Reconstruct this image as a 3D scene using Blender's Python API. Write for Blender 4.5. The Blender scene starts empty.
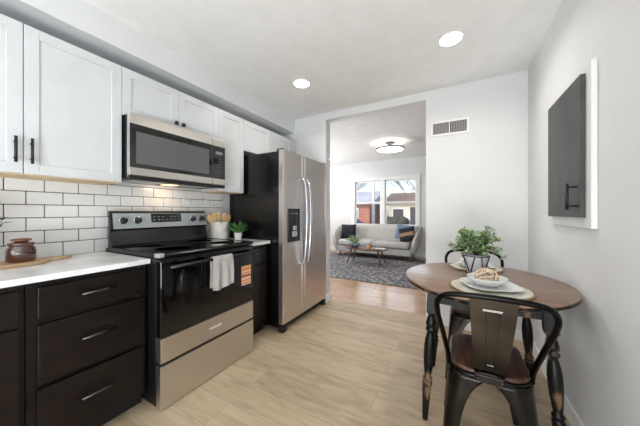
import bpy, bmesh, math, random
from mathutils import Vector, Matrix, noise
random.seed(7)
SC = bpy.context.scene
COL = SC.collection
PI = math.pi

# ------------------------------------------------------------------ camera
cam = bpy.data.cameras.new('camera'); camo = bpy.data.objects.new('camera', cam); COL.objects.link(camo)
cam.sensor_width = 36; cam.lens = 250.0/640*36; cam.shift_y = -1/640.0; cam.clip_start = 0.02; cam.clip_end = 400
H = 1.17
camo.location = (0, 0, H)
camo.rotation_euler = (math.radians(90), 0, math.atan(137.0/250))
SC.camera = camo
# ------------------------------------------------------------------ sky, sun, daylight, exposure
w = bpy.data.worlds.new('world'); SC.world = w; w.use_nodes = True
nt = w.node_tree; bg = nt.nodes['Background']
sky = nt.nodes.new('ShaderNodeTexSky'); sky.sky_type = 'NISHITA'; sky.sun_disc = False
sky.sun_elevation = math.radians(38); sky.sun_rotation = math.radians(200); sky.air_density = 1.0; sky.dust_density = 1.5
nt.links.new(sky.outputs[0], bg.inputs[0]); bg.inputs[1].default_value = 0.15
sun = bpy.data.lights.new('sun', 'SUN'); sun.energy = 2.0; sun.angle = math.radians(1); sun.color = (1, .95, .88)
suno = bpy.data.objects.new('sun', sun); COL.objects.link(suno); suno.rotation_euler = (math.radians(50), 0, math.radians(-25)); suno.location = (0, 0, 9)

def area(name, loc, rot, sx, sy, power, col=(1, 1, 1), spread=180):
    l = bpy.data.lights.new(name, 'AREA'); l.shape = 'RECTANGLE'; l.size = sx; l.size_y = sy; l.energy = power; l.color = col
    l.spread = math.radians(spread)
    o = bpy.data.objects.new(name, l); COL.objects.link(o); o.location = loc; o.rotation_euler = [math.radians(a) for a in rot]
    return o
# daylight through the window of the wall behind the camera
area('daylight_kitchen', (-0.75, -2.47, 1.42), (96, 0, 0), 1.9, 1.45, 14, (.97, .985, 1.0))
# unseen fill light added behind the camera, aimed up to brighten the ceiling
area('ceiling_fill', (0.0, -1.65, .4), (156, 0, 0), 1.0, 1.2, 58, (.90, .955, 1.0))
area('living_fill', (-4.45, 4.7, 1.2), (146, 0, -90), 1.9, 1.0, 72, (.97, .98, 1.0))  # added fill out of view on the left, tilted up to brighten the living room
area('daylight_window', (-1.80, 7.10, 1.47), (90, 0, 180), 1.6, 1.15, 8, (.93, .96, 1.0))
SC.view_settings.view_transform = 'Standard'; SC.view_settings.look = 'None'
SC.view_settings.exposure = 0.77; SC.view_settings.gamma = 1; SC.view_settings.use_curve_mapping = False

# ------------------------------------------------------------------ materials
def lin(c):
    return tuple((x/255/12.92 if x/255 <= .04045 else ((x/255+.055)/1.055)**2.4) for x in c)
def mat(name, rgb, rough=.5, metal=0, emis=None, es=1, bump=0, bscale=60, var=0, vscale=8, stretch=(1, 1, 1), coat=0, trans=0, spec=None, aniso=0):
    m = bpy.data.materials.new(name); m.use_nodes = True; n = m.node_tree; b = n.nodes['Principled BSDF']
    c = lin(rgb)+(1,)
    b.inputs['Base Color'].default_value = c; b.inputs['Roughness'].default_value = rough; b.inputs['Metallic'].default_value = metal
    b.inputs['Coat Weight'].default_value = coat; b.inputs['Transmission Weight'].default_value = trans
    if spec is not None: b.inputs['Specular IOR Level'].default_value = spec
    if emis: b.inputs['Emission Color'].default_value = lin(emis)+(1,); b.inputs['Emission Strength'].default_value = es
    tc = n.nodes.new('ShaderNodeTexCoord'); mp = n.nodes.new('ShaderNodeMapping'); mp.inputs['Scale'].default_value = stretch
    n.links.new(tc.outputs['Object'], mp.inputs[0])
    if var or not bump:
        v = max(var, .03)
        no = n.nodes.new('ShaderNodeTexNoise'); no.inputs['Scale'].default_value = vscale; no.inputs['Detail'].default_value = 4
        n.links.new(mp.outputs[0], no.inputs['Vector'])
        mr = n.nodes.new('ShaderNodeMapRange'); mr.inputs[1].default_value = .3; mr.inputs[2].default_value = .7
        mr.inputs[3].default_value = 1-v; mr.inputs[4].default_value = 1+v
        n.links.new(no.outputs[0], mr.inputs[0])
        mx = n.nodes.new('ShaderNodeVectorMath'); mx.operation = 'SCALE'; mx.inputs[0].default_value = c[:3]
        n.links.new(mr.outputs[0], mx.inputs['Scale']); n.links.new(mx.outputs[0], b.inputs['Base Color'])
    if bump:
        n2 = n.nodes.new('ShaderNodeTexNoise'); n2.inputs['Scale'].default_value = bscale; n2.inputs['Detail'].default_value = 5
        n.links.new(mp.outputs[0], n2.inputs['Vector'])
        bp = n.nodes.new('ShaderNodeBump'); bp.inputs['Strength'].default_value = bump; bp.inputs['Distance'].default_value = .01
        n.links.new(n2.outputs[0], bp.inputs['Height']); n.links.new(bp.outputs[0], b.inputs['Normal'])
    return m

def planks(name, c1, c2, c3, width, length, rough, grain=.25, axis='x', gap=(60, 45, 35), bump=.1, off=(0, 0, 0)):
    m = bpy.data.materials.new(name); m.use_nodes = True; n = m.node_tree; b = n.nodes['Principled BSDF']; L = n.links.new
    tc = n.nodes.new('ShaderNodeTexCoord'); mp = n.nodes.new('ShaderNodeMapping'); mp.inputs['Location'].default_value = off
    if axis == 'y': mp.inputs['Rotation'].default_value = (0, 0, PI/2)
    L(tc.outputs['Object'], mp.inputs[0])
    br = n.nodes.new('ShaderNodeTexBrick'); br.offset = .37; br.squash = 1
    br.inputs['Scale'].default_value = 1; br.inputs['Brick Width'].default_value = length; br.inputs['Row Height'].default_value = width
    br.inputs['Mortar Size'].default_value = .0015; br.inputs['Mortar Smooth'].default_value = .4
    br.inputs['Color1'].default_value = (0, 0, 0, 1); br.inputs['Color2'].default_value = (1, 1, 1, 1); br.inputs['Mortar'].default_value = (.5, .5, .5, 1)
    L(mp.outputs[0], br.inputs['Vector'])
    st = n.nodes.new('ShaderNodeMapping'); st.inputs['Scale'].default_value = (2.6, 15, 1); L(mp.outputs[0], st.inputs[0])
    add = n.nodes.new('ShaderNodeVectorMath'); add.operation = 'ADD'; L(st.outputs[0], add.inputs[0])
    sc = n.nodes.new('ShaderNodeVectorMath'); sc.operation = 'SCALE'; sc.inputs['Scale'].default_value = 13; L(br.outputs['Color'], sc.inputs[0]); L(sc.outputs[0], add.inputs[1])
    no = n.nodes.new('ShaderNodeTexNoise'); no.inputs['Scale'].default_value = 1.6; no.inputs['Detail'].default_value = 6; no.inputs['Distortion'].default_value = .6; L(add.outputs[0], no.inputs['Vector'])
    mixv = n.nodes.new('ShaderNodeMath'); mixv.operation = 'MULTIPLY_ADD'; L(no.outputs[0], mixv.inputs[0]); mixv.inputs[1].default_value = 1.0
    sep = n.nodes.new('ShaderNodeMath'); sep.operation = 'MULTIPLY_ADD'; L(br.outputs['Color'], sep.inputs[0]); sep.inputs[1].default_value = .26; sep.inputs[2].default_value = -.13
    L(sep.outputs[0], mixv.inputs[2])
    cr = n.nodes.new('ShaderNodeValToRGB'); L(mixv.outputs[0], cr.inputs[0])
    e = cr.color_ramp.elements; e[0].position = .24; e[0].color = lin(c1)+(1,); e[1].position = .78; e[1].color = lin(c3)+(1,)
    q = e.new(.5); q.color = lin(c2)+(1,)
    mx = n.nodes.new('ShaderNodeMixRGB'); L(br.outputs['Fac'], mx.inputs[0]); L(cr.outputs[0], mx.inputs[1]); mx.inputs[2].default_value = lin(gap)+(1,)
    L(mx.outputs[0], b.inputs['Base Color']); b.inputs['Roughness'].default_value = rough
    bp = n.nodes.new('ShaderNodeBump'); bp.inputs['Strength'].default_value = bump; bp.inputs['Distance'].default_value = .003; L(no.outputs[0], bp.inputs['Height']); L(bp.outputs[0], b.inputs['Normal'])
    return m

def spec(k, v): M[k].node_tree.nodes['Principled BSDF'].inputs['Specular IOR Level'].default_value = v
def ramp_mat(name, cols, scale=20, rough=.6, stretch=(1, 1, 1), detail=6, bump=0, metal=0, lo=.35, hi=.65, distort=0):
    m = bpy.data.materials.new(name); m.use_nodes = True; n = m.node_tree; b = n.nodes['Principled BSDF']; L = n.links.new
    tc = n.nodes.new('ShaderNodeTexCoord'); mp = n.nodes.new('ShaderNodeMapping'); mp.inputs['Scale'].default_value = stretch; L(tc.outputs['Object'], mp.inputs[0])
    no = n.nodes.new('ShaderNodeTexNoise'); no.inputs['Scale'].default_value = scale; no.inputs['Detail'].default_value = detail; no.inputs['Distortion'].default_value = distort; L(mp.outputs[0], no.inputs['Vector'])
    cr = n.nodes.new('ShaderNodeValToRGB'); L(no.outputs[0], cr.inputs[0]); e = cr.color_ramp.elements
    k = len(cols)
    e[0].position = lo; e[0].color = lin(cols[0])+(1,); e[1].position = hi; e[1].color = lin(cols[-1])+(1,)
    for i in range(1, k-1):
        q = e.new(lo+(hi-lo)*i/(k-1)); q.color = lin(cols[i])+(1,)
    L(cr.outputs[0], b.inputs['Base Color']); b.inputs['Roughness'].default_value = rough; b.inputs['Metallic'].default_value = metal
    if bump:
        bp = n.nodes.new('ShaderNodeBump'); bp.inputs['Strength'].default_value = bump; bp.inputs['Distance'].default_value = .01; L(no.outputs[0], bp.inputs['Height']); L(bp.outputs[0], b.inputs['Normal'])
    return m

def brick_mat(name, c1, c2, mortar, w_, h_, rough=.8):
    m = bpy.data.materials.new(name); m.use_nodes = True; n = m.node_tree; b = n.nodes['Principled BSDF']; L = n.links.new
    tc = n.nodes.new('ShaderNodeTexCoord'); mp = n.nodes.new('ShaderNodeMapping'); mp.inputs['Rotation'].default_value = (PI/2, 0, 0); L(tc.outputs['Object'], mp.inputs[0])
    br = n.nodes.new('ShaderNodeTexBrick'); br.inputs['Scale'].default_value = 1; br.inputs['Brick Width'].default_value = w_; br.inputs['Row Height'].default_value = h_; br.inputs['Mortar Size'].default_value = .01
    br.inputs['Color1'].default_value = lin(c1)+(1,); br.inputs['Color2'].default_value = lin(c2)+(1,); br.inputs['Mortar'].default_value = lin(mortar)+(1,)
    L(mp.outputs[0], br.inputs['Vector']); L(br.outputs['Color'], b.inputs['Base Color']); b.inputs['Roughness'].default_value = rough
    return m

M = {}
M['wall'] = mat('wall_paint', (216, 217, 218), .7, bump=.03, bscale=180, var=.012, vscale=2)
M['ceil'] = mat('ceiling_paint', (234, 234, 232), .85, bump=.04, bscale=120, var=.012)
M['ceil_tex'] = mat('textured_ceiling', (222, 222, 220), .9, bump=1.0, bscale=6, var=.05, vscale=7)
M['trim'] = mat('trim_white', (232, 232, 230), .4)
M['cab'] = mat('cabinet_white', (203, 205, 207), .32, var=.01)
M['dark'] = ramp_mat('espresso_wood', [(14, 10, 9), (19, 13, 12), (26, 19, 16)], 6, .33, (1, 1, 8), 5)
spec('dark', .3); M['gunleg'] = ramp_mat('gunmetal_legs', [(34, 33, 32), (60, 58, 55), (98, 94, 88)], 2.6, .24, (1, 1, 1), 4, metal=1)
M['darkcore'] = mat('near_black', (14, 12, 12), .6)  # plain near-black for toe kicks and the range's finger gap
M['lightwood'] = ramp_mat('birch_underside', [(205, 178, 140), (222, 198, 160)], 8, .6, (1, 6, 1))
M['quartz'] = ramp_mat('white_quartz', [(205, 206, 207), (226, 227, 228), (233, 233, 233)], 5, .22, (1, 1, 1), 8)
M['tile'] = mat('glazed_tile', (226, 226, 224), .12, var=.025, vscale=3)
M['grout'] = mat('dark_grout', (62, 62, 64), .85)
M['steel'] = mat('brushed_steel', (212, 208, 202), .32, 1, bump=.05, bscale=10, var=.03, vscale=4, stretch=(1, 1, 60))
M['steelf'] = mat('fridge_steel', (220, 214, 210), .33, 1, bump=.04, bscale=10, var=.03, vscale=4, stretch=(1, 60, 1))
M['steelp'] = mat('control_panel_steel', (168, 174, 176), .35, .35, var=.02)
M['chrome'] = mat('satin_handle', (200, 204, 212), .22, 1)
M['blackgl'] = mat('black_glass', (7, 7, 8), .05, spec=.7)
M['mwglass'] = mat('microwave_mesh_glass', (88, 88, 88), .18, spec=.6)
M['ovwin'] = mat('oven_window_glass', (13, 12, 12), .09, spec=.6)
M['black'] = mat('black_enamel', (7, 7, 8), .22)
M['blackmatte'] = mat('black_matte_metal', (12, 12, 14), .45)
M['fridgeside'] = mat('black_fridge_side', (8, 8, 10), .18, bump=.06, bscale=300)
M['rangeside'] = ramp_mat('range_side', [(8, 9, 10), (12, 13, 15), (52, 58, 66)], 26, .4, (1, 1, 1), 8, lo=.52, hi=.85)
M['pull'] = mat('dark_nickel_pull', (84, 80, 77), .3, 1)
M['display'] = mat('display_black', (20, 22, 25), .2)
M['glyph'] = mat('panel_legend', (118, 124, 128), .6)
M['burner'] = mat('burner_ring', (44, 44, 46), .15)
M['towel'] = mat('linen_towel', (170, 168, 164), .95, bump=.6, bscale=90, var=.08, vscale=25)
M['orange'] = mat('label_orange', (214, 140, 88), .6)
M['labelw'] = mat('label_white', (226, 216, 202), .6)
M['labeld'] = mat('label_dark', (60, 46, 40), .6)
M['amber'] = mat('amber_glass', (70, 26, 12), .05, coat=1, var=.5, vscale=26, spec=.8)
M['corkwood'] = ramp_mat('acacia_lid', [(84, 50, 34), (120, 76, 50)], 10, .5, (1, 8, 1))
M['board'] = ramp_mat('maple_board', [(168, 138, 104), (196, 168, 132)], 6, .55, (8, 1, 1))
M['leaf1'] = mat('leaf_green', (112, 144, 98), .5, var=.4, vscale=30)
M['leaf2'] = mat('leaf_fresh', (150, 176, 118), .5, var=.3, vscale=30)
M['leafd'] = mat('leaf_deep', (60, 104, 48), .45, var=.3, vscale=30)
M['sage'] = mat('leaf_sage', (160, 176, 142), .6, var=.2, vscale=30)
M['stem'] = mat('stem_green', (70, 84, 48), .6)
M['soil'] = mat('soil', (52, 40, 30), .95, bump=.8)
M['marble'] = ramp_mat('grey_marble', [(168, 164, 158), (205, 202, 196), (222, 220, 215)], 14, .4, (1, 1, .5), 8)
M['ceramic'] = mat('white_ceramic', (236, 236, 233), .2)
M['spoon'] = mat('beech_wood', (206, 172, 122), .55, var=.12, vscale=20)
M['tabletop'] = ramp_mat('walnut_tabletop', [(116, 90, 74), (132, 104, 86), (144, 115, 96)], 5, .3, (1, 9, 1), 6, distort=.3)
M['tblack'] = ramp_mat('distressed_black_paint', [(7, 7, 7), (10, 9, 9), (13, 12, 11), (112, 88, 66)], 18, .42, (1, 1, .3), 8, lo=.36, hi=.64); spec('tblack', .25)
M['gun'] = ramp_mat('gunmetal', [(64, 62, 60), (100, 97, 92), (142, 138, 131)], 2.6, .25, (1, 1, 1), 4, metal=1)
M['gund'] = mat('gunmetal_dark', (34, 33, 33), .35, 1, var=.1)
M['seatwood'] = ramp_mat('elm_seat', [(38, 24, 18), (64, 42, 31), (94, 64, 48)], 5, .4, (9, 1, 1), 6, distort=.5)
M['charger'] = ramp_mat('charger_cream', [(186, 182, 166), (206, 203, 190)], 10, .6, (1, 1, 1))
M['chedge'] = mat('charger_edge', (138, 112, 82), .7, var=.2, vscale=40)
M['plate'] = mat('stoneware_plate', (222, 224, 222), .2)
M['beige'] = mat('beige_decor', (212, 190, 166), .8, var=.3, vscale=60)
M['pot'] = mat('white_pot', (214, 216, 224), .5)
M['panelgrey'] = ramp_mat('charcoal_stain', [(50, 50, 50), (62, 61, 60), (72, 71, 69)], 3, .5, (1, 1, .8), 6, distort=1.2)
M['ventdark'] = mat('vent_cavity', (84, 80, 79), .8)
M['lamp'] = mat('lamp_diffuser', (255, 255, 255), .5, emis=(255, 252, 246), es=6)
M['ringled'] = mat('led_ring', (255, 255, 255), .5, emis=(255, 250, 240), es=3)
M['bronze'] = mat('dark_bronze', (60, 52, 48), .4, .8)
M['kfloor'] = planks('kitchen_planks', (162, 141, 114), (184, 163, 135), (198, 179, 152), .18, 1.22, .5, gap=(150, 130, 106))
M['lfloor'] = planks('oak_strip_floor', (162, 120, 86), (186, 146, 110), (206, 170, 134), .057, .9, .2, gap=(96, 62, 40), off=(.2, .01, 0))
M['rug'] = ramp_mat('distressed_rug', [(56, 58, 68), (112, 116, 126), (84, 82, 86), (180, 172, 164), (120, 126, 140)], 16, .98, (1, 1, 1), 10, bump=.7, lo=.3, hi=.7)
M['sofa'] = mat('grey_sofa_fabric', (186, 184, 179), .95, bump=.3, bscale=150, var=.04, vscale=30)
M['walnut'] = ramp_mat('walnut_legs', [(84, 48, 32), (122, 74, 50)], 8, .4, (1, 1, 6))
M['cushb'] = ramp_mat('black_floral_cushion', [(18, 20, 28), (24, 26, 34), (30, 34, 44), (120, 124, 124)], 12, .9, lo=.35, hi=.78)
M['cushblue'] = mat('slate_blue_cushion', (110, 126, 150), .9, var=.1)
M['cushn'] = mat('navy_cushion', (26, 28, 38), .9, var=.15)
M['cushtan'] = mat('tan_stripe', (150, 118, 92), .9)
M['bluepot'] = ramp_mat('blue_pattern_ceramic', [(52, 68, 104), (92, 112, 150), (200, 206, 214)], 30, .3, lo=.4, hi=.7)
M['candle'] = mat('amber_candle', (196, 146, 90), .4)
M['glass'] = bpy.data.materials.new('window_glass'); M['glass'].use_nodes = True
g = M['glass'].node_tree; gb = g.nodes['Principled BSDF']; g.nodes.remove(gb)
tr = g.nodes.new('ShaderNodeBsdfTransparent'); gl = g.nodes.new('ShaderNodeBsdfGlossy'); gl.inputs['Roughness'].default_value = .02
ms = g.nodes.new('ShaderNodeMixShader'); fr = g.nodes.new('ShaderNodeFresnel'); fr.inputs[0].default_value = 1.45
g.links.new(fr.outputs[0], ms.inputs[0]); g.links.new(tr.outputs[0], ms.inputs[1]); g.links.new(gl.outputs[0], ms.inputs[2]); g.links.new(ms.outputs[0], g.nodes['Material Output'].inputs[0])
M['grass'] = ramp_mat('winter_grass', [(118, 108, 78), (150, 142, 106)], 2, .95)
M['road'] = mat('asphalt', (128, 126, 128), .9, var=.1)
M['brick'] = brick_mat('red_brick', (150, 86, 70), (174, 104, 86), (170, 150, 140), .4, .14)
M['siding'] = mat('white_siding', (222, 216, 204), .7)
M['roof'] = mat('pale_roof', (190, 192, 200), .8, var=.08)
M['roofb'] = mat('brown_roof', (136, 118, 104), .8, var=.12)
M['housedark'] = mat('dark_door', (62, 60, 72), .6)
M['bark'] = mat('grey_bark', (136, 124, 124), .9, var=.2)
M['bush'] = mat('dark_bush', (62, 66, 58), .9, var=.3)
M['carp'] = mat('car_paint', (70, 74, 86), .25, .3)

# ------------------------------------------------------------------ mesh helpers
ORG = {}
class MB:
    def __init__(s): s.bm = bmesh.new(); s.slots = []
    def _new(s, fn):
        nb = len(s.bm.faces); fn(); s.bm.faces.ensure_lookup_table(); return s.bm.faces[nb:]
    def box(s, x0, x1, y0, y1, z0, z1, bev=0, seg=2, mi=0):
        t = bmesh.new(); bmesh.ops.create_cube(t, size=1)
        for v in t.verts: v.co = Vector(((x0+x1)/2+v.co.x*(x1-x0), (y0+y1)/2+v.co.y*(y1-y0), (z0+z1)/2+v.co.z*(z1-z0)))
        if bev: bmesh.ops.bevel(t, geom=t.edges[:], offset=min(bev, .45*min(abs(x1-x0), abs(y1-y0), abs(z1-z0))), segments=seg, profile=.5, affect='EDGES')
        s.merge(t, mi); return s
    def merge(s, t, mi=0, mtx=None):
        if mtx: bmesh.ops.transform(t, matrix=mtx, verts=t.verts[:])
        m = {}
        for v in t.verts: m[v] = s.bm.verts.new(v.co)
        for f in t.faces:
            try:
                nf = s.bm.faces.new([m[v] for v in f.verts]); nf.material_index = mi; nf.smooth = f.smooth
            except ValueError: pass
        t.free()
    def tube(s, pts, r, seg=10, closed=False, mi=0, caps=True, sq=1.0):
        pts = [Vector(p) for p in pts]; n = len(pts); R = r if isinstance(r, (list, tuple)) else [r]*n
        rings = []; prev = None
        for i, p in enumerate(pts):
            a = pts[(i-1) % n] if (closed or i > 0) else p; b = pts[(i+1) % n] if (closed or i < n-1) else p
            d = (b-a).normalized()
            if prev is None:
                up = Vector((0, 0, 1)) if abs(d.z) < .9 else Vector((1, 0, 0))
                nrm = d.cross(up).normalized()
            else:
                nrm = (prev-d*prev.dot(d)).normalized()
            prev = nrm; bn = d.cross(nrm)
            rings.append([s.bm.verts.new(p+(nrm*math.cos(2*PI*k/seg)+bn*math.sin(2*PI*k/seg)*sq)*R[i]) for k in range(seg)])
        m = n if closed else n-1
        for i in range(m):
            A = rings[i]; B = rings[(i+1) % n]
            for k in range(seg):
                f = s.bm.faces.new([A[k], A[(k+1) % seg], B[(k+1) % seg], B[k]]); f.smooth = True; f.material_index = mi
        if caps and not closed:
            for rg in (rings[0][::-1], rings[-1]):
                f = s.bm.faces.new(rg); f.material_index = mi
        return s
    def lathe(s, prof, c=(0, 0, 0), seg=32, mi=0, sx=1, sy=1, axis='z', smooth=True):
        rings = []
        def P(r, a, z):
            x, y = r*math.cos(a)*sx, r*math.sin(a)*sy
            if axis == 'x': return Vector((c[0]+z, c[1]+x, c[2]+y))
            if axis == 'y': return Vector((c[0]+x, c[1]+z, c[2]+y))
            return Vector((c[0]+x, c[1]+y, c[2]+z))
        for r, z in prof:
            rings.append([s.bm.verts.new(P(max(r, 1e-5), 2*PI*k/seg, z)) for k in range(seg)])
        for A, B in zip(rings, rings[1:]):
            for k in range(seg):
                f = s.bm.faces.new([A[k], A[(k+1) % seg], B[(k+1) % seg], B[k]]); f.smooth = smooth; f.material_index = mi
        for rg in (rings[0], rings[-1]):
            try: f = s.bm.faces.new(rg); f.material_index = mi
            except ValueError: pass
        return s
    def ball(s, c, r, sub=2, jit=0, mi=0, sc=(1, 1, 1)):
        t = bmesh.new(); bmesh.ops.create_icosphere(t, subdivisions=sub, radius=1)
        for v in t.verts:
            k = 1+jit*noise.noise(v.co*1.7+Vector(c)*7)
            v.co = Vector((c[0]+v.co.x*r*sc[0]*k, c[1]+v.co.y*r*sc[1]*k, c[2]+v.co.z*r*sc[2]*k))
        for f in t.faces: f.smooth = True
        s.merge(t, mi); return s
    def poly(s, pts, d, mi=0):      # closed outline extruded by vector d
        d = Vector(d); a = [s.bm.verts.new(Vector(p)) for p in pts]; b = [s.bm.verts.new(Vector(p)+d) for p in pts]; n = len(pts)
        for f in (a[::-1], b): s.bm.faces.new(f).material_index = mi
        for i in range(n): s.bm.faces.new([a[i], a[(i+1) % n], b[(i+1) % n], b[i]]).material_index = mi
        return s
    def grid(s, fn, nu, nv, mi=0, closed_u=False):
        V = [[s.bm.verts.new(fn(i/nu if closed_u else i/(nu), j/nv)) for j in range(nv+1)] for i in range(nu if closed_u else nu+1)]
        k = len(V)
        for i in range(k if closed_u else k-1):
            for j in range(nv):
                f = s.bm.faces.new([V[i][j], V[(i+1) % k][j], V[(i+1) % k][j+1], V[i][j+1]]); f.smooth = True; f.material_index = mi
        return s
    def leaf(s, p, d, up, L, W, mi=0, fold=.25):
        d = d.normalized(); sd = d.cross(up)
        if sd.length < 1e-3: sd = d.cross(Vector((1, 0, 0)))
        sd.normalize(); n = sd.cross(d)
        q = [p, p+d*L*.35+sd*W*.5+n*W*fold, p+d*L*.75+sd*W*.36+n*W*fold*.6, p+d*L, p+d*L*.75-sd*W*.36+n*W*fold*.6, p+d*L*.35-sd*W*.5+n*W*fold, p+d*L*.4, p+d*L*.75]
        v = [s.bm.verts.new(a) for a in q]
        for ix in ((0, 1, 6), (1, 2, 7, 6), (2, 3, 7), (0, 6, 5), (6, 7, 4, 5), (7, 3, 4)):
            f = s.bm.faces.new([v[i] for i in ix]); f.material_index = mi; f.smooth = True
        return s
    def build(s, name, m, parent=None, world=True):
        me = bpy.data.meshes.new(name)
        off = ORG.get(parent.name, Vector()) if (parent and world) else Vector()
        bmesh.ops.recalc_face_normals(s.bm, faces=s.bm.faces[:])
        if off.length: bmesh.ops.translate(s.bm, verts=s.bm.verts[:], vec=-off)
        s.bm.to_mesh(me); s.bm.free()
        for q in (m if isinstance(m, (list, tuple)) else [m]): me.materials.append(q)
        o = bpy.data.objects.new(name, me); COL.objects.link(o)
        if parent: o.parent = parent; ORG[o.name] = ORG.get(parent.name, Vector()) if world else Vector()
        return o
def thing(name, label, cat, loc=(0, 0, 0), group=None, local=False):
    o = bpy.data.objects.new(name, None); COL.objects.link(o); o.location = loc; o.empty_display_size = .1
    o['label'] = label; o['category'] = cat
    if group: o['group'] = group
    ORG[o.name] = Vector((0, 0, 0)) if local else Vector(loc)
    return o
def tag(o, label, cat, group=None, kind=None):
    o['label'] = label; o['category'] = cat
    if group: o['group'] = group
    if kind: o['kind'] = kind
    return o
def struct(name, mb, m, parent=None):
    o = mb.build(name, m, parent)
    if not parent: o['kind'] = 'structure'
    return o
def B(*a, **k): return MB().box(*a, **k)
def bez(p0, p1, p2, p3, n=10):
    p0, p1, p2, p3 = map(Vector, (p0, p1, p2, p3)); return [p0*(1-t)**3+p1*3*t*(1-t)**2+p2*3*t*t*(1-t)+p3*t**3 for t in [i/n for i in range(n+1)]]
def catmull(P, n=6, closed=False):
    P = [Vector(p) for p in P]; out = []; N = len(P)
    for i in range(N if closed else N-1):
        g = lambda j: P[j % N] if closed else P[max(0, min(N-1, j))]
        a, b, c, d = g(i-1), g(i), g(i+1), g(i+2)
        for k in range(n):
            t = k/n; out.append(.5*((2*b)+(c-a)*t+(2*a-5*b+4*c-d)*t*t+(3*b-a-3*c+d)*t**3))
    if not closed: out.append(P[-1])
    return out

# ------------------------------------------------------------------ the room
XL, XR, YF, YB, ZC = -2.22, .56, 2.87, -2.5, 2.447
OX0, OX1, OZ, YT = -1.485, -.29, 2.36, 2.99       # opening to the living room
LX0, LX1, LYB, LZ = -4.5, 1.6, 6.9, 2.60
struct('floor', B(XL-.1, XR+.1, YB-.1, 3.05, -.06, 0), M['kfloor'])
fl = struct('floor_living', B(LX0-.1, LX1+.1, 3.05, LYB+.1, -.06, 0), M['lfloor'])
struct('ceiling', B(XL-.1, XR+.1, YB-.1, YF+.02, ZC, ZC+.1), M['ceil'])
struct('ceiling_living', B(LX0-.1, LX1+.1, YT-.02, LYB+.1, LZ, LZ+.1), M['ceil_tex'])
struct('wall_left', B(XL-.1, XL, YB-.1, YF, 0, ZC), M['wall'])
struct('wall_right', B(XR, XR+.1, YB-.1, YF, 0, ZC), M['wall'])
wf = MB(); wf.box(XL-.1, OX0, YF, YT, 0, LZ); wf.box(OX1, LX1+.1, YF, YT, 0, LZ); wf.box(OX0, OX1, YF, YT, OZ, LZ); wf.box(LX0-.1, XL-.1, YF, YT, 0, LZ)
struct('wall_far', wf, M['wall'])
kb0, kb1, kz0, kz1 = -1.75, .25, .62, 2.2
wb = MB(); wb.box(XL, kb0, YB-.1, YB, 0, ZC); wb.box(kb1, XR, YB-.1, YB, 0, ZC); wb.box(kb0, kb1, YB-.1, YB, 0, kz0); wb.box(kb0, kb1, YB-.1, YB, kz1, ZC)
struct('wall_back', wb, M['wall'])
kw = MB()
for a in ((kb0, kb1, kz0, kz0+.05), (kb0, kb1, kz1-.05, kz1), (kb0, kb0+.05, kz0, kz1), (kb1-.05, kb1, kz0, kz1), (-.78, -.72, kz0, kz1)): kw.box(a[0], a[1], YB-.08, YB-.02, a[2], a[3])
kwo = struct('window_1', kw, M['trim'])
# living room walls
struct('wall_living_right', B(LX1, LX1+.1, YT, LYB, 0, LZ), M['wall'])
wl = MB(); wl.box(LX0-.1, LX0, YT, 3.85, 0, LZ); wl.box(LX0-.1, LX0, 5.95, LYB, 0, LZ); wl.box(LX0-.1, LX0, 3.85, 5.95, 0, .7); wl.box(LX0-.1, LX0, 3.85, 5.95, 2.15, LZ)
struct('wall_living_left', wl, M['wall'])
WX0, WX1, WZ0, WZ1 = -2.62, -.925, .80, 2.05       # rough opening of the picture window
wv = MB(); wv.box(LX0-.1, WX0, LYB, LYB+.14, 0, LZ); wv.box(WX1, LX1+.1, LYB, LYB+.14, 0, LZ); wv.box(WX0, WX1, LYB, LYB+.14, 0, WZ0); wv.box(WX0, WX1, LYB, LYB+.14, WZ1, LZ)
struct('wall_living_back', wv, M['wall'])
# soffit over the wall cabinets
struct('trim_1', B(XL, -1.972, YB, YF, 2.26, ZC), M['wall'])
# baseboards
struct('baseboard_right', B(XR-.014, XR, YB, YF, 0, .10, .004), M['trim'])
struct('baseboard_far', B(OX1+.012, XR-.014, YF-.014, YF, 0, .10, .004), M['trim'])
struct('baseboard_left', B(OX0-.02, OX0+.013, YF-.013, YT+.012, 0, .10, .004), M['trim'])
struct('baseboard_living', B(LX0, LX1, LYB-.014, LYB, 0, .10, .004), M['trim'])
# tiled backsplash
bs = MB(); bs.box(XL, XL+.004, YB+.2, 1.86, .88, 1.371, mi=1)
tw, th, g_ = .157, .078, .0022
for r in range(6):
    off = .531 + (tw/2+.004 if r % 2 == 0 else 0)
    k0 = -8
    while True:
        y0 = off+k0*tw; y1 = y0+tw; k0 += 1
        if y0 > 1.85: break
        if y1 < -.62: continue
        y1 = min(y1, 1.86)
        if y1-y0 < .02: continue
        bs.box(XL+.001, XL+.010, y0+g_, y1-g_, (.902+r*th+g_ if r else .8915), .902+(r+1)*th-g_, .0025, 1, mi=0)
struct('wall_backsplash', bs, [M['tile'], M['grout']])

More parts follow.
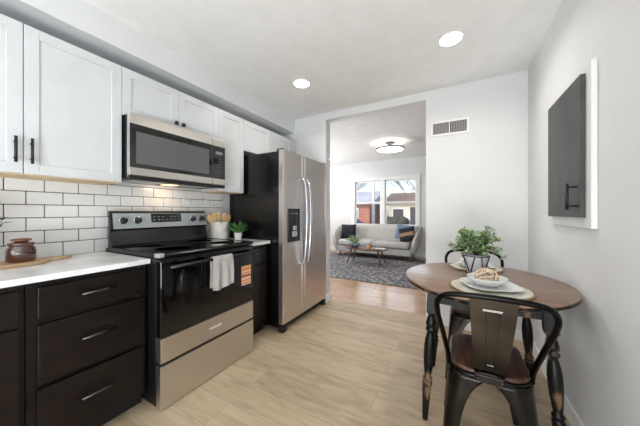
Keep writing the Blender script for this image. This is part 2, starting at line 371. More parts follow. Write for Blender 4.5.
# living room window
win = MB()
win.box(WX0-.09, WX0, LYB-.02, LYB, WZ0-.09, WZ1+.09, .003); win.box(WX1, WX1+.09, LYB-.02, LYB, WZ0-.09, WZ1+.09, .003)
win.box(WX0, WX1, LYB-.02, LYB, WZ1, WZ1+.09, .003); win.box(WX0-.11, WX1+.11, LYB-.05, LYB, WZ0-.03, WZ0, .003); win.box(WX0, WX1, LYB-.02, LYB, WZ0-.11, WZ0-.03, .003)
MX0, MX1 = -1.86, -1.745
win.box(MX0, MX1, LYB-.01, LYB+.12, WZ0, WZ1, .003)
wo = struct('window_2', win, M['trim'])
for a, b in ((WX0, MX0), (MX1, WX1)):
    s = MB(); zm = 1.425
    for z0, z1, yy in ((WZ0, zm+.03, LYB+.03), (zm-.03, WZ1, LYB+.065)):
        s.box(a, a+.03, yy, yy+.03, z0, z1, .003); s.box(b-.03, b, yy, yy+.03, z0, z1, .003)
        s.box(a+.03, b-.03, yy, yy+.03, z0, z0+.035, .003); s.box(a+.03, b-.03, yy, yy+.03, z1-.035, z1, .003)
    so = s.build('window_sash', M['trim'], wo)
    MB().box(a+.04, b-.04, LYB+.043, LYB+.047, WZ0+.04, zm, 0).box(a+.04, b-.04, LYB+.078, LYB+.082, zm, WZ1-.04, 0).build('window_pane', M['glass'], wo)

# ------------------------------------------------------------------ recessed ceiling lights
def downlight(x, y, z, label, power=3.0, r=.075):
    t = thing('recessed_light', label, 'ceiling light', (x, y, z), 'recessed ceiling lights')
    MB().lathe([(r, -.001), (r+.014, -.001), (r+.014, -.005), (r+.004, -.008), (r, -.004)], (x, y, z), 36).build('trim_ring', M['trim'], t)
    MB().lathe([(0, -.0005), (r, -.0005), (r, -.004), (0, -.004)], (x, y, z), 36).build('diffuser', M['lamp'], t)
    l = bpy.data.lights.new('recessed_lamp', 'AREA'); l.shape = 'DISK'; l.size = .13; l.energy = power; l.color = (1, .95, .88); l.spread = math.radians(150)
    o = bpy.data.objects.new('recessed_lamp', l); COL.objects.link(o); o.parent = t; o.location = (0, 0, -.012)
downlight(-.04, 2.08, ZC, 'round recessed ceiling light nearer the right wall')
downlight(-1.354, 2.09, ZC, 'round recessed ceiling light nearer the wall cabinets')
downlight(-2.98, 6.1, LZ, 'small recessed light in the textured living room ceiling', 6)

# ------------------------------------------------------------------ wall cabinets
def shaker(y0, y1, z0, z1, xf, name, m, parent, fr=.055, d=.019):
    mb = MB()
    mb.box(xf-d, xf-.007, y0+fr-.004, y1-fr+.004, z0+fr-.004, z1-fr+.004)
    mb.box(xf-d, xf, y0, y0+fr, z0, z1, .0018, 1); mb.box(xf-d, xf, y1-fr, y1, z0, z1, .0018, 1)
    mb.box(xf-d, xf, y0+fr-.001, y1-fr+.001, z0, z0+fr, .0018, 1); mb.box(xf-d, xf, y0+fr-.001, y1-fr+.001, z1-fr, z1, .0018, 1)
    return mb.build(name, m, parent)
UX = -1.945
def upper(label, y0, y1, z0, z1, doors, bottom=True):
    t = thing('wall_cabinet', label, 'cabinet', (XL, (y0+y1)/2, z0), 'white wall cabinets')
    B(XL+.011 if z0 < 1.38 else XL+.001, UX-.020, y0+.001, y1-.001, z0+(.004 if bottom else 0), z1, .001, 1).build('cabinet_body', M['cab'], t)
    if bottom: B(XL+.011, UX-.021, y0+.002, y1-.002, z0-.009, z0+.004, .001, 1).build('bottom_panel', M['lightwood'], t)
    ds = []
    for a, b in doors: ds.append(shaker(a+.0015, b-.0015, z0-.003, z1, UX, 'door', M['cab'], t))
    return t, ds
def pull_v(d, y, z0, z1, x=UX):
    MB().tube([(x+.030, y, z0), (x+.030, y, z1)], .0062, 10).tube([(x, y, z0+.025), (x+.03, y, z0+.025)], .0045, 8).tube([(x, y, z1-.025), (x+.03, y, z1-.025)], .0045, 8).build('handle', M['blackmatte'], d)
tA, dA = upper('tall white two-door wall cabinet with black bar pulls above the jar', -.036, .822, 1.37, 2.136, [(-.036, .393), (.393, .822)])
pull_v(dA[0], .362, 1.418, 1.548); pull_v(dA[1], .417, 1.418, 1.548)
tB, dB = upper('short white two-door wall cabinet with round knobs above the microwave', .822, 1.59, 1.822, 2.136, [(.822, 1.206), (1.206, 1.59)], False)
for d, y in zip(dB, (1.178, 1.236)):
    MB().lathe([(.0, 0), (.006, 0), (.006, .012), (.015, .016), (.016, .024), (.012, .028), (0, .028)], (UX, y, 1.868), 18, axis='x').build('knob', M['blackmatte'], d)
tC, dC = upper('narrow single-door white wall cabinet between microwave and refrigerator', 1.59, 1.90, 1.37, 2.136, [(1.59, 1.90)])
tD, dD = upper('short white two-door wall cabinet above the refrigerator', 1.90, 2.868, 1.815, 2.136, [(1.90, 2.325), (2.325, 2.75)], False)
B(UX-.02, UX-.001, 2.752, 2.868, 1.813, 2.136, .001, 1).build('filler_strip', M['cab'], tD)

# ------------------------------------------------------------------ base cabinets and worktops
CX = -1.630
def slab_front(y0, y1, z0, z1, name, parent, xf=CX):
    mb = MB().box(xf-.019, xf, y0, y1, z0, z1, .003, 2); return mb.build(name, M['dark'], parent)
def pull_h(d, y0, y1, z, x=CX):
    MB().tube([(x+.032, y0, z), (x+.032, y1, z)], .006, 10).tube([(x, y0+.03, z), (x+.032, y0+.03, z)], .0045, 8).tube([(x, y1-.03, z), (x+.032, y1-.03, z)], .0045, 8).build('handle', M['pull'], d)
def base(label, y0, y1):
    t = thing('base_cabinet', label, 'cabinet', (XL, (y0+y1)/2, 0), 'dark base cabinets')
    mb = MB().box(XL+.002, CX-.022, y0+.001, y1-.001, .10, .862, .001, 1)
    mb.box(CX-.045, CX-.0195, y0+.001, y0+.045, .10, .862, .002, 1); mb.box(CX-.045, CX-.0195, y1-.045, y1-.001, .10, .862, .002, 1)
    mb.build('cabinet_body', M['dark'], t)
    B(XL+.01, CX-.075, y0+.001, y1-.001, 0, .10).build('toe_kick', M['darkcore'], t)
    return t
t = base('dark brown base cabinet with a drawer above a shaker door, at the left edge', -.42, .337)
d = slab_front(-.40, .318, .690, .832, 'drawer', t); pull_h(d, -.11, .02, .765)
d = shaker(-.40, -.052, .098, .670, CX, 'door', M['dark'], t); pull_v(d, -.085, .52, .66, CX)
d = shaker(-.048, .318, .098, .670, CX, 'door', M['dark'], t); pull_v(d, -.015, .52, .66, CX)
t = base('dark brown three-drawer base cabinet beside the range', .337, .822)
for z0, z1 in ((.692, .832), (.397, .664), (.098, .376)):
    d = slab_front(.371, .803, z0, z1, 'drawer', t); pull_h(d, .510, .655, (z0+z1)/2+(.02 if z1-z0 > .2 else .008))
t = base('narrow dark base cabinet squeezed between the range and the refrigerator', 1.592, 1.912)
d = slab_front(1.61, 1.895, .690, .832, 'drawer', t); pull_h(d, 1.69, 1.82, .79)
d = shaker(1.61, 1.895, .098, .670, CX, 'door', M['dark'], t, .05)
tag(B(XL+.004, -1.603, -.43, .823, .863, .891, .003).build('worktop', M['quartz']), 'long white quartz worktop over the three-drawer cabinet, left of the range', 'worktop', 'white quartz worktops')
tag(B(XL+.004, -1.603, 1.593, 1.918, .863, .891, .003).build('worktop', M['quartz']), 'short white quartz worktop holding the utensil crock, right of the range', 'worktop', 'white quartz worktops')

# ------------------------------------------------------------------ range
RY0, RY1, RX = .827, 1.588, -1.515
t = thing('electric_range', 'freestanding stainless steel and black glass-top electric range between the cabinets', 'stove', (-1.85, 1.207, 0))
B(XL+.03, RX-.045, RY0, RY1, .02, .895, .003).build('body', M['rangeside'], t)
mb = MB().box(XL+.03, RX-.006, RY0-.001, RY1+.001, .896, .916, .006, 3); ct = mb.build('cooktop_frame', M['black'], t)
MB().box(XL+.10, RX-.03, RY0+.012, RY1-.012, .916, .920, .002).build('glass_cooktop', M['blackgl'], t)
for x, y, r in ((-1.70, 1.02, .115), (-1.70, 1.40, .085), (-1.97, 1.02, .08), (-1.97, 1.40, .105)):
    MB().lathe([(r-.002, .0), (r, .0), (r, .0006), (r-.002, .0006), (r-.002, .0)], (x, y, .9201), 40).build('burner_marking', M['burner'], t)
# side trim of the cooktop, light edge
MB().box(XL+.10, RX-.012, RY0-.003, RY0+.010, .905, .923, .004, 2).build('side_trim', M['black'], t)
MB().box(RX-.055, RX-.003, RY0-.004, RY0+.030, .899, .9245, .005, 2).build('corner_cap', M['steelp'], t)
MB().box(XL+.10, RX-.004, RY1-.010, RY1+.003, .905, .923, .004, 2).build('side_trim', M['black'], t)
# backguard
bgx = -2.125
bgm = MB()
bgm.poly([(XL+.065, RY0, .90), (bgx+.02, RY0, .90), (bgx+.02, RY0, .935), (bgx-.008, RY0, 1.035), (bgx+.010, RY0, 1.045), (bgx-.012, RY0, 1.168), (bgx-.03, RY0, 1.178), (XL+.065, RY0, 1.178)], (0, RY1-RY0, 0))
bgo = bgm.build('backguard', M['black'], t)
def onpanel(y0, y1, f0, f1, th=.003, base=0.0):      # box on the sloping control panel, f along its height
    p = lambda f, y, o: Vector((bgx+.010-.022*f+o, y, 1.045+.123*f+o*.18))
    mb = MB(); v = [p(f0, y0, base), p(f0, y1, base), p(f1, y1, base), p(f1, y0, base)]
    return mb.poly(v, (th, 0, th*.18))
cp = onpanel(RY0+.016, RY1-.003, .03, .93).build('control_panel', M['steelp'], bgo)
dp = onpanel(1.095, 1.338, .34, .90, .002, .003).build('display', M['display'], bgo)
gm = MB()
for i in range(7):
    for j in range(2):
        y = 1.11+i*.033
        if 3 <= i <= 3 and j: continue
        q = onpanel(y, y+.016, .47+j*.20, .53+j*.20, .0006, .0051); q.bm.verts.ensure_lookup_table(); gm.merge(q.bm)
gm.build('button_legend', M['glyph'], dp)
for y in (.903, .996, 1.445, 1.532):
    c = (bgx+.006, y, 1.045+.123*.52)
    MB().lathe([(0, 0), (.022, 0), (.022, .006), (.020, .009), (.018, .026), (.015, .029), (0, .029)], c, 24, axis='x').box(c[0]+.027, c[0]+.033, y-.004, y+.004, c[2]-.017, c[2]+.017, .002, 1).build('knob', M['blackmatte'], t)
    MB().lathe([(.0, -.0005), (.028, -.0005), (.028, .003), (.0225, .004), (.0, .004)], c, 28, axis='x').build('knob_bezel', M['chrome'], t)
# oven door
df = MB().box(RX-.045, RX, RY0+.004, RY1-.004, .428, .888, .004); dr = df.build('oven_door', M['black'], t)
MB().box(RX-.002, RX+.0015, RY0+.006, RY1-.006, .430, .876, .001, 1).build('door_glass', M['blackgl'], dr)
MB().box(RX+.001, RX+.0022, RY0+.13, RY1-.13, .53, .77, .0005, 1).build('oven_window', M['ovwin'], dr)
lb = MB().box(RX+.0005, RX+.003, 1.452, 1.556, .578, .732, .0005, 1).build('label_sticker', M['orange'], dr)
ls = MB()
for z, h in ((.727, .004), (.690, .007), (.665, .004), (.634, .010), (.606, .005), (.583, .004)): ls.box(RX+.0029, RX+.0034, 1.454, 1.554, z-h, z)
ls.build('label_stripe', M['labelw'], lb)
MB().box(RX+.0030, RX+.0036, 1.454, 1.554, .648, .658).build('label_band', M['labeld'], lb)
hd = MB().tube([(RX+.047, RY0+.03, .845), (RX+.047, RY1-.03, .845)], .0115, 12)
for y in (RY0+.05, RY1-.05): hd.box(RX-.002, RX+.05, y-.013, y+.013, .833, .857, .004)
hd.build('door_handle', M['black'], dr)
sp = MB().box(RX-.045, RX+.002, RY0+.004, RY1-.004, .279, .424, .003).build('steel_panel', M['steel'], t)
# maker's lettering on the steel panel
cu = bpy.data.curves.new('maker_lettering', 'FONT'); cu.body = 'FRIGIDAIRE'; cu.size = .020; cu.extrude = .0006; cu.align_x = 'CENTER'
tmp = bpy.data.objects.new('lettering_curve', cu); COL.objects.link(tmp); bpy.context.view_layer.update()
me_ = bpy.data.meshes.new_from_object(tmp.evaluated_get(bpy.context.evaluated_depsgraph_get())); bpy.data.objects.remove(tmp)
lo_ = bpy.data.objects.new('maker_lettering', me_); COL.objects.link(lo_); me_.materials.clear(); me_.materials.append(mat('pale_lettering', (225, 222, 216), .4)); lo_.parent = sp
lo_.location = Vector((RX+.0028, 1.21, .346))-ORG[t.name]; lo_.rotation_euler = (PI/2, 0, PI/2)
sd = MB().box(RX-.045, RX+.002, RY0+.002, RY1-.002, .005, .262, .003).build('storage_drawer', M['steel'], t)
MB().box(RX-.04, RX-.01, RY0+.006, RY1-.006, .263, .278).build('finger_gap', M['darkcore'], t)
for y in (RY0+.06, RY1-.06):
    for x in (RX-.08, XL+.12): MB().lathe([(.018, 0), (.018, .022)], (x, y, 0), 14).build('foot', M['black'], t)

# towel over the oven handle
def towel():
    mb = MB(); ny, ns = 30, 44
    X, Z0 = RX+.047, .845
    def f(u, v):
        y = 1.142+.168*u; s_ = v*.455
        back = .20; rr = .0155
        arc = PI*rr
        if s_ < back: x, z = X-rr, Z0-(back-s_)
        elif s_ < back+arc:
            a = (s_-back)/rr; x, z = X-rr*math.cos(a), Z0+rr*math.sin(a)
        else: x, z = X+rr, Z0-(s_-back-arc)*(1+.05*math.sin(u*5))
        dd = max(0, Z0-z)
        if s_ > back: x += .007*math.sin(u*15+z*6)*min(1, dd*8)+.006*math.sin(u*6+2)*min(1, dd*6)+.004*min(1, dd*5)
        y += .006*math.sin(z*26)*min(1, dd*4)+(u-.5)*(.05*dd if s_ > back else -.05*dd)
        return Vector((x, y, z))
    mb.grid(f, ny, ns); return mb
o = towel().build('dish_towel', M['towel'])
sm = o.modifiers.new('solid', 'SOLIDIFY'); sm.thickness = .004; sm.offset = 1
tag(o, 'pale grey linen towel draped over the oven door handle', 'towel')

# ------------------------------------------------------------------ over-the-range microwave
MXf = -1.862
t = thing('microwave', 'stainless steel over-the-range microwave with black door and keypad', 'microwave', (-2.0, 1.207, 1.40))
B(XL+.012, MXf-.035, .832, 1.585, 1.392, 1.818, .003).build('body', M['blackmatte'], t)
B(MXf-.034, MXf-.028, .828, 1.588, 1.400, 1.820, .002).build('front_edge', M['steelp'], t)
dr = B(MXf-.028, MXf, .828, 1.456, 1.412, 1.820, .004).build('door', M['steel'], t)
B(MXf-.028, MXf, 1.459, 1.588, 1.412, 1.820, .004).build('steel_surround', M['steel'], t)
B(MXf-.002, MXf+.002, .829, 1.456, 1.464, 1.752, .001, 1).build('door_glass', M['blackgl'], dr)
B(MXf+.0015, MXf+.0028, .866, 1.420, 1.492, 1.704, .0005, 1).build('viewing_window', M['mwglass'], dr)
kp = B(MXf-.002, MXf+.002, 1.459, 1.5875, 1.464, 1.752, .001, 1).build('keypad', M['blackgl'], t)
B(MXf+.0015, MXf+.0026, 1.485, 1.560, 1.680, 1.705).build('display', M['glyph'], kp)
km = mat('keypad_legend', (92, 94, 98), .6)
for j in range(6): B(MXf+.0018, MXf+.0026, 1.485, 1.560, 1.515+j*.025, 1.5175+j*.025).build('button_row', km, kp)
B(MXf-.03, MXf+.0005, .829, 1.588, 1.384, 1.411, .002).build('bottom_lip', M['blackmatte'], t)
for y in (1.0, 1.36): B(XL+.08, MXf-.09, y-.11, y+.11, 1.388, 1.392, .001, 1).build('grease_filter', M['steelp'], t)

B(-2.12, -2.02, 1.16, 1.26, 1.3885, 1.3915).build('cooktop_lamp', mat('cooktop_lamp', (255, 230, 200), .5, emis=(255, 200, 150), es=1.2), t)
cl_ = bpy.data.lights.new('cooktop_lamp_light', 'AREA'); cl_.size = .08; cl_.energy = .3; cl_.color = (1, .74, .5)
co_ = bpy.data.objects.new('cooktop_lamp_light', cl_); COL.objects.link(co_); co_.parent = t; co_.location = Vector((-2.07, 1.21, 1.384))-ORG[t.name]; co_.rotation_euler = (0, math.radians(35), 0)

# ------------------------------------------------------------------ refrigerator
FY0, FY1, FXb, FXf = 1.930, 2.838, -1.513, -1.460
t = thing('refrigerator', 'tall side-by-side stainless steel refrigerator with black sides and ice dispenser', 'refrigerator', (-1.8, 2.38, 0))
B(XL+.03, FXb-.002, FY0, FY1, .045, 1.762, .004).build('body', M['fridgeside'], t)
SEAM = 2.300
def fdoor(y0, y1, nm):
    mb = MB(); n = 14
    def f(u, v):
        y = y0+(y1-y0)*u
        bulge = .006*(1-(2*((y-FY0)/(FY1-FY0))-1)**2)
        return Vector((FXf-.006+bulge, y, .085+(1.775-.085)*v))
    prof = [(FXb, y0)]+[(FXf-.006+.008*(1-(2*((y0+(y1-y0)*i/n)-FY0-.454)/.908)**2)-(.005 if i in (0, n) else 0), y0+(y1-y0)*i/n) for i in range(n+1)]+[(FXb, y1)]
    mb.poly([(x, y, .085) for x, y in prof], (0, 0, 1.69))
    o = mb.build(nm, M['steelf'], t); return o
d1 = fdoor(FY0+.002, SEAM-.003, 'freezer_door'); d2 = fdoor(SEAM+.003, FY1-.002, 'fridge_door')
def fhandle(y, d):
    x = FXf+.006
    pts = catmull([(x-.004, y, .615), (x+.020, y, .635), (x+.042, y, .72), (x+.056, y, .92), (x+.062, y, 1.12), (x+.057, y, 1.30), (x+.044, y, 1.44), (x+.024, y, 1.505), (x-.004, y, 1.52)], 6)
    MB().tube(pts, .016, 12, sq=.75).build('handle', M['chrome'], d)
fhandle(SEAM-.040, d1); fhandle(SEAM+.040, d2)
for d, y in ((d1, SEAM-.028), (d2, SEAM+.028)):
    B(FXf-.001, FXf+.006, y-.014, y+.014, 1.52, 1.772, .002).build('handle_rail', M['steelf'], d)
    B(FXf-.001, FXf+.006, y-.014, y+.014, .09, .615, .002).build('handle_rail', M['steelf'], d)
ds = MB().box(FXf-.002, FXf+.006, 2.006, 2.215, .868, 1.205, .003); dso = ds.build('ice_dispenser', M['blackgl'], d1)
dq = MB().box(FXf+.006, FXf+.0075, 2.025, 2.196, .885, 1.075, .001, 1).build('dispenser_cavity', M['black'], dso)
MB().box(FXf+.006, FXf+.020, 2.085, 2.135, .985, 1.03, .004).box(FXf+.006, FXf+.016, 2.07, 2.15, .92, .975, .004).build('dispenser_paddle', M['steelp'], dso)
MB().box(FXf+.006, FXf+.0072, 2.035, 2.18, 1.15, 1.156).build('control_strip', M['glyph'], dso)
B(FXb-.03, FXf-.03, FY0+.01, FY1-.01, .03, .083, .003).build('kick_grille', M['blackmatte'], t)
for y in (FY0+.03, FY1-.045):
    MB().box(FXf-.06, FXf-.005, y-.025, y+.03, .0, .06, .008).build('foot', M['blackmatte'], t)
for y in (FY0+.03, FY1-.03):
    MB().box(FXb-.04, FXf-.012, y-.012, y+.012, 1.763, 1.790, .005).build('hinge_cover', M['blackmatte'], t)

# ------------------------------------------------------------------ foliage helper
def foliage(c, rx, rz, n, L, W, mats, name, parent, stems=14, droop=.0, seed=1, mpick=None):
    rnd = random.Random(seed); mb = MB(); c = Vector(c)
    for s_ in range(stems):
        a = rnd.uniform(0, 2*PI); el = rnd.uniform(.15, 1.0)
        tip = c+Vector((math.cos(a)*rx*(1-el*.55)*rnd.uniform(.75, 1.05), math.sin(a)*rx*(1-el*.55)*rnd.uniform(.75, 1.05), rz*(el**.7)*rnd.uniform(.8, 1.05)-droop*(1-el)))
        ctl = c+Vector(((tip-c).x*.35, (tip-c).y*.35, rz*.55*el+.25*rz))
        pts = bez(c, c+(ctl-c)*.5, ctl, tip, 8); mb.tube(pts, .0012, 4, mi=len(mats)-1)
        for k in range(2, 9):
            p = pts[k]; dr_ = (pts[k]-pts[k-1]).normalized()
            for q in range(n):
                sd = Vector((rnd.uniform(-1, 1), rnd.uniform(-1, 1), rnd.uniform(-.5, .8))).normalized()
                mb.leaf(p, dr_*.6+sd, Vector((0, 0, 1)), L*rnd.uniform(.7, 1.15), W*rnd.uniform(.8, 1.15), mi=rnd.randrange(len(mats)-1))
    return mb.build(name, mats, parent)

# ------------------------------------------------------------------ worktop things
CT = .891
bd = MB()
out = [(-2.12, -.02), (-1.932, -.02), (-1.925, .0), (-1.928, .42), (-1.945, .47), (-2.005, .50), (-2.035, .52), (-2.045, .60), (-2.060, .612), (-2.077, .60), (-2.078, .52), (-2.10, .49), (-2.125, .46), (-2.125, 0)]
bd.poly([(x, y, CT+.0005) for x, y in out], (0, 0, .017))
o = bd.build('cutting_board', M['board']); bv = o.modifiers.new('bev', 'BEVEL'); bv.width = .004; bv.segments = 2
tag(o, 'pale wooden paddle cutting board lying on the worktop under the brown jar', 'cutting board')
jc = (-2.02, .400, CT+.018)
t = thing('lidded_jar', 'squat amber brown glass jar with wooden lid standing on the cutting board', 'jar', jc)
MB().lathe([(0, 0), (.048, 0), (.054, .006), (.055, .052), (.052, .070), (.045, .080), (.044, .084), (.050, .087), (.050, .098), (.044, .101), (0, .101)], jc, 36).build('jar_body', M['amber'], t)
MB().lathe([(0, .1012), (.022, .1012), (.026, .107), (.037, .110), (.038, .117), (.032, .120), (0, .120)], jc, 30).build('lid', M['corkwood'], t)
vc = (-2.05, .215, CT+.0178)
t = thing('vase_plant', 'dark-leaved sprig in a pale glazed vase at the left edge', 'plant', vc)
MB().lathe([(0, 0), (.04, 0), (.055, .03), (.062, .09), (.050, .15), (.038, .18), (.042, .195), (.036, .192), (.030, .175), (0, .172)], vc, 30).build('vase', M['pot'], t)
foliage((vc[0], vc[1], vc[2]+.165), .17, .19, 2, .045, .012, [M['leafd'], M['bush'], M['stem']], 'foliage', t, 16, .02, 5)

kc = (-2.062, 1.695, CT+.001)
t = thing('utensil_crock', 'grey marble crock on the short worktop beside the range', 'crock', kc)
MB().lathe([(0, 0), (.079, 0), (.081, .004), (.081, .178), (.079, .181), (.073, .181), (.073, .01), (0, .01)], kc, 40).build('crock_body', M['marble'], t)
MB().lathe([(0, -.0004), (.085, -.0004), (.085, .006), (.0805, .008)], kc, 40).build('base_ring', M['corkwood'], t)
sl = ['leftmost of the wooden spoons standing in the marble crock', 'second wooden spoon from the left in the marble crock', 'middle wooden spoon in the marble crock, tallest', 'second wooden spoon from the right in the marble crock', 'rightmost of the wooden spoons standing in the marble crock']
for i, yy in enumerate((-.052, -.027, 0, .027, .052)):
    b0 = Vector((kc[0]-.012+.024*(i % 2), kc[1]+yy*.8, kc[2]+.018)); tp = Vector((kc[0]+.02-.008*(i % 3), kc[1]+yy*1.9-.015, kc[2]+(.185, .20, .21, .20, .185)[i]))
    t = thing('wooden_spoon', sl[i], 'spoon', b0, 'wooden spoons in the crock')
    MB().tube([b0, tp], [.005, .006], 8).build('spoon_handle', M['spoon'], t)
    q = bmesh.new(); bmesh.ops.create_uvsphere(q, u_segments=16, v_segments=10, radius=1)
    dv = (tp-b0).normalized()
    for v in q.verts:
        x, y, z = v.co; v.co = Vector((x*.009-(.006*(1-y*y-z*z) if x > 0 else 0), y*.030, z*.042))
    for f_ in q.faces: f_.smooth = True
    mtx = Matrix.Translation(tp+dv*.030) @ dv.to_track_quat('Z', 'Y').to_matrix().to_4x4() @ Matrix.Rotation(PI/2 if abs(dv.y) > 9 else 0, 4, 'Z')
    mb = MB(); mb.merge(q, 0, Matrix.Translation(tp+dv*.030) @ Matrix.Rotation(math.atan2(dv.y, dv.z)*-1, 4, 'X')); mb.build('spoon_bowl', M['spoon'], t)
pc = (-1.905, 1.785, CT+.001)
t = thing('potted_succulent', 'small bright green plant in a white pot beside the marble crock', 'plant', pc)
MB().lathe([(0, 0), (.027, 0), (.030, .004), (.039, .068), (.040, .074), (.034, .074), (.032, .062), (0, .062)], pc, 28).build('pot', M['ceramic'], t)
mb = MB(); rnd = random.Random(3)
for i in range(46):
    a = rnd.uniform(0, 2*PI); e = rnd.uniform(.35, 1.4)
    p = Vector(pc)+Vector((math.cos(a)*.012, math.sin(a)*.012, .066))
    mb.leaf(p, Vector((math.cos(a)*math.cos(e), math.sin(a)*math.cos(e), math.sin(e))), Vector((0, 0, 1)), rnd.uniform(.08, .14), .028, mi=i % 2)
mb.build('foliage', [mat('succulent_green', (86, 150, 62), .4, var=.3, vscale=40), M['leafd']], t)

# ------------------------------------------------------------------ electric-panel cabinet on the right wall
t = thing('wall_panel_cabinet', 'charcoal hinged panel door in a white frame on the right wall', 'cabinet', (XR, 1.83, 1.09))
fm = MB(); fy0, fy1, fz0, fz1 = 1.598, 2.19, 1.092, 1.868
fm.box(XR-.022, XR-.0005, fy0, fy0+.07, fz0, fz1, .003); fm.box(XR-.022, XR-.0005, fy1-.07, fy1, fz0, fz1, .003)
fm.box(XR-.022, XR-.0005, fy0+.07, fy1-.07, fz0, fz0+.07, .003); fm.box(XR-.022, XR-.0005, fy0+.07, fy1-.07, fz1-.07, fz1, .003)
fm.box(XR-.012, XR-.0005, fy0+.06, fy1-.06, fz0+.06, fz1-.06)
fm.build('frame', M['wall'], t)
d = B(XR-.042, XR-.0235, 1.652, 2.135, 1.144, 1.832, .002).build('door', M['panelgrey'], t)
MB().tube([(XR-.078, 1.690, 1.182), (XR-.078, 1.690, 1.312)], .0068, 12).tube([(XR-.078, 1.690, 1.20), (XR-.040, 1.690, 1.20)], .005, 10).tube([(XR-.078, 1.690, 1.294), (XR-.040, 1.690, 1.294)], .005, 10).build('handle', M['blackmatte'], d)

# ------------------------------------------------------------------ air vent
t = thing('air_vent', 'white wall register with vertical louvres high beside the opening', 'vent', (-.068, YF, 2.03))
vx0, vx1, vz0, vz1 = -.222, .086, 1.976, 2.089
mb = MB().box(vx0-.019, vx0, YF-.010, YF-.0005, vz0-.019, vz1+.019, .002, 1).box(vx1, vx1+.019, YF-.010, YF-.0005, vz0-.019, vz1+.019, .002, 1)
mb.box(vx0, vx1, YF-.010, YF-.0005, vz0-.019, vz0, .002, 1).box(vx0, vx1, YF-.010, YF-.0005, vz1, vz1+.019, .002, 1).box(-.073, -.063, YF-.010, YF-.0005, vz0, vz1)
mb.build('frame', M['trim'], t)
B(vx0, vx1, YF-.002, YF-.0004, vz0, vz1).build('backing', M['ventdark'], t)
mb = MB(); n = 22
for i in range(n):
    x = vx0+(i+.5)*(vx1-vx0)/n
    if abs(x+.068) < .008: continue
    mb.poly([(x-.0045, YF-.008, vz0), (x-.0030, YF-.0085, vz0), (x+.0045, YF-.0025, vz0), (x+.0030, YF-.0022, vz0)], (0, 0, vz1-vz0))
mb.build('louvre', mat('louvre_grey', (160, 156, 154), .6), t)

# ------------------------------------------------------------------ dining table
TC = Vector((.124, 1.835, 0)); TZ = .762
t = thing('dining_table', 'round walnut-topped dining table with black turned legs by the right wall', 'table', (TC.x, TC.y, 0))
mb = MB(); rx, ry = .431, .484
mb.lathe([(0, 0), (.985, 0), (.998, .004), (1, .010), (.99, .0125), (0, .0125)], (TC.x, TC.y, TZ-.0125), 96, sx=rx, sy=ry)
mb.build('tabletop', M['tabletop'], t)
MB().lathe([(0, 0), (.965, 0), (.99, .006), (1.001, .014), (.998, .0185), (0, .0185)], (TC.x, TC.y, TZ-.031), 96, sx=rx, sy=ry).build('table_edge', M['tblack'], t)
LC = Vector((.131, 1.805, 0)); ax, ay = .250, .245
mb = MB(); z0, z1 = .655, TZ-.0315
for s_ in (-1, 1):
    mb.box(LC.x-ax, LC.x+ax, LC.y+s_*ay-.010, LC.y+s_*ay+.010, z0, z1, .002, 1); mb.box(LC.x+s_*ax-.010, LC.x+s_*ax+.010, LC.y-ay, LC.y+ay, z0, z1, .002, 1)
mb.build('apron', M['tblack'], t)
prof = [(.030, .605), (.033, .60), (.024, .59), (.020, .582), (.026, .565), (.031, .545), (.031, .530), (.022, .520), (.030, .510), (.030, .500), (.020, .492), (.022, .480), (.029, .45), (.033, .41), (.033, .37), (.030, .32), (.024, .27), (.019, .245), (.028, .236), (.028, .226), (.019, .219), (.030, .210), (.030, .200), (.022, .194)]
for sx in (-1, 1):
    for sy in (-1, 1):
        top = Vector((LC.x+sx*ax, LC.y+sy*ay, z1)); ft = Vector((LC.x+sx*(ax+.040), LC.y+sy*(ay+.035), 0))
        def ctr(z): return ft+(top-ft)*(z/z1)
        mb = MB()
        # square top block
        for za, zb, ra, rb in ((.60, z1, .027, .028), (.0, .197, .013, .023)):
            a, b = ctr(za), ctr(zb)
            q = bmesh.new(); bmesh.ops.create_cube(q, size=1)
            for v in q.verts:
                c, r = (a, ra) if v.co.z < 0 else (b, rb); v.co = Vector((c.x+2*v.co.x*r, c.y+2*v.co.y*r, c.z))
            bmesh.ops.bevel(q, geom=q.edges[:], offset=.004, segments=2, affect='EDGES'); mb.merge(q)
        rings = []
        for r, z in prof:
            r *= .87; c = ctr(z); rings.append([mb.bm.verts.new(Vector((c.x+r*math.cos(2*PI*k/20), c.y+r*math.sin(2*PI*k/20), z))) for k in range(20)])
        for A, B2 in zip(rings, rings[1:]):
            for k in range(20): mb.bm.faces.new([A[k], A[(k+1) % 20], B2[(k+1) % 20], B2[k]]).smooth = True
        mb.build('leg', M['tblack'], t)

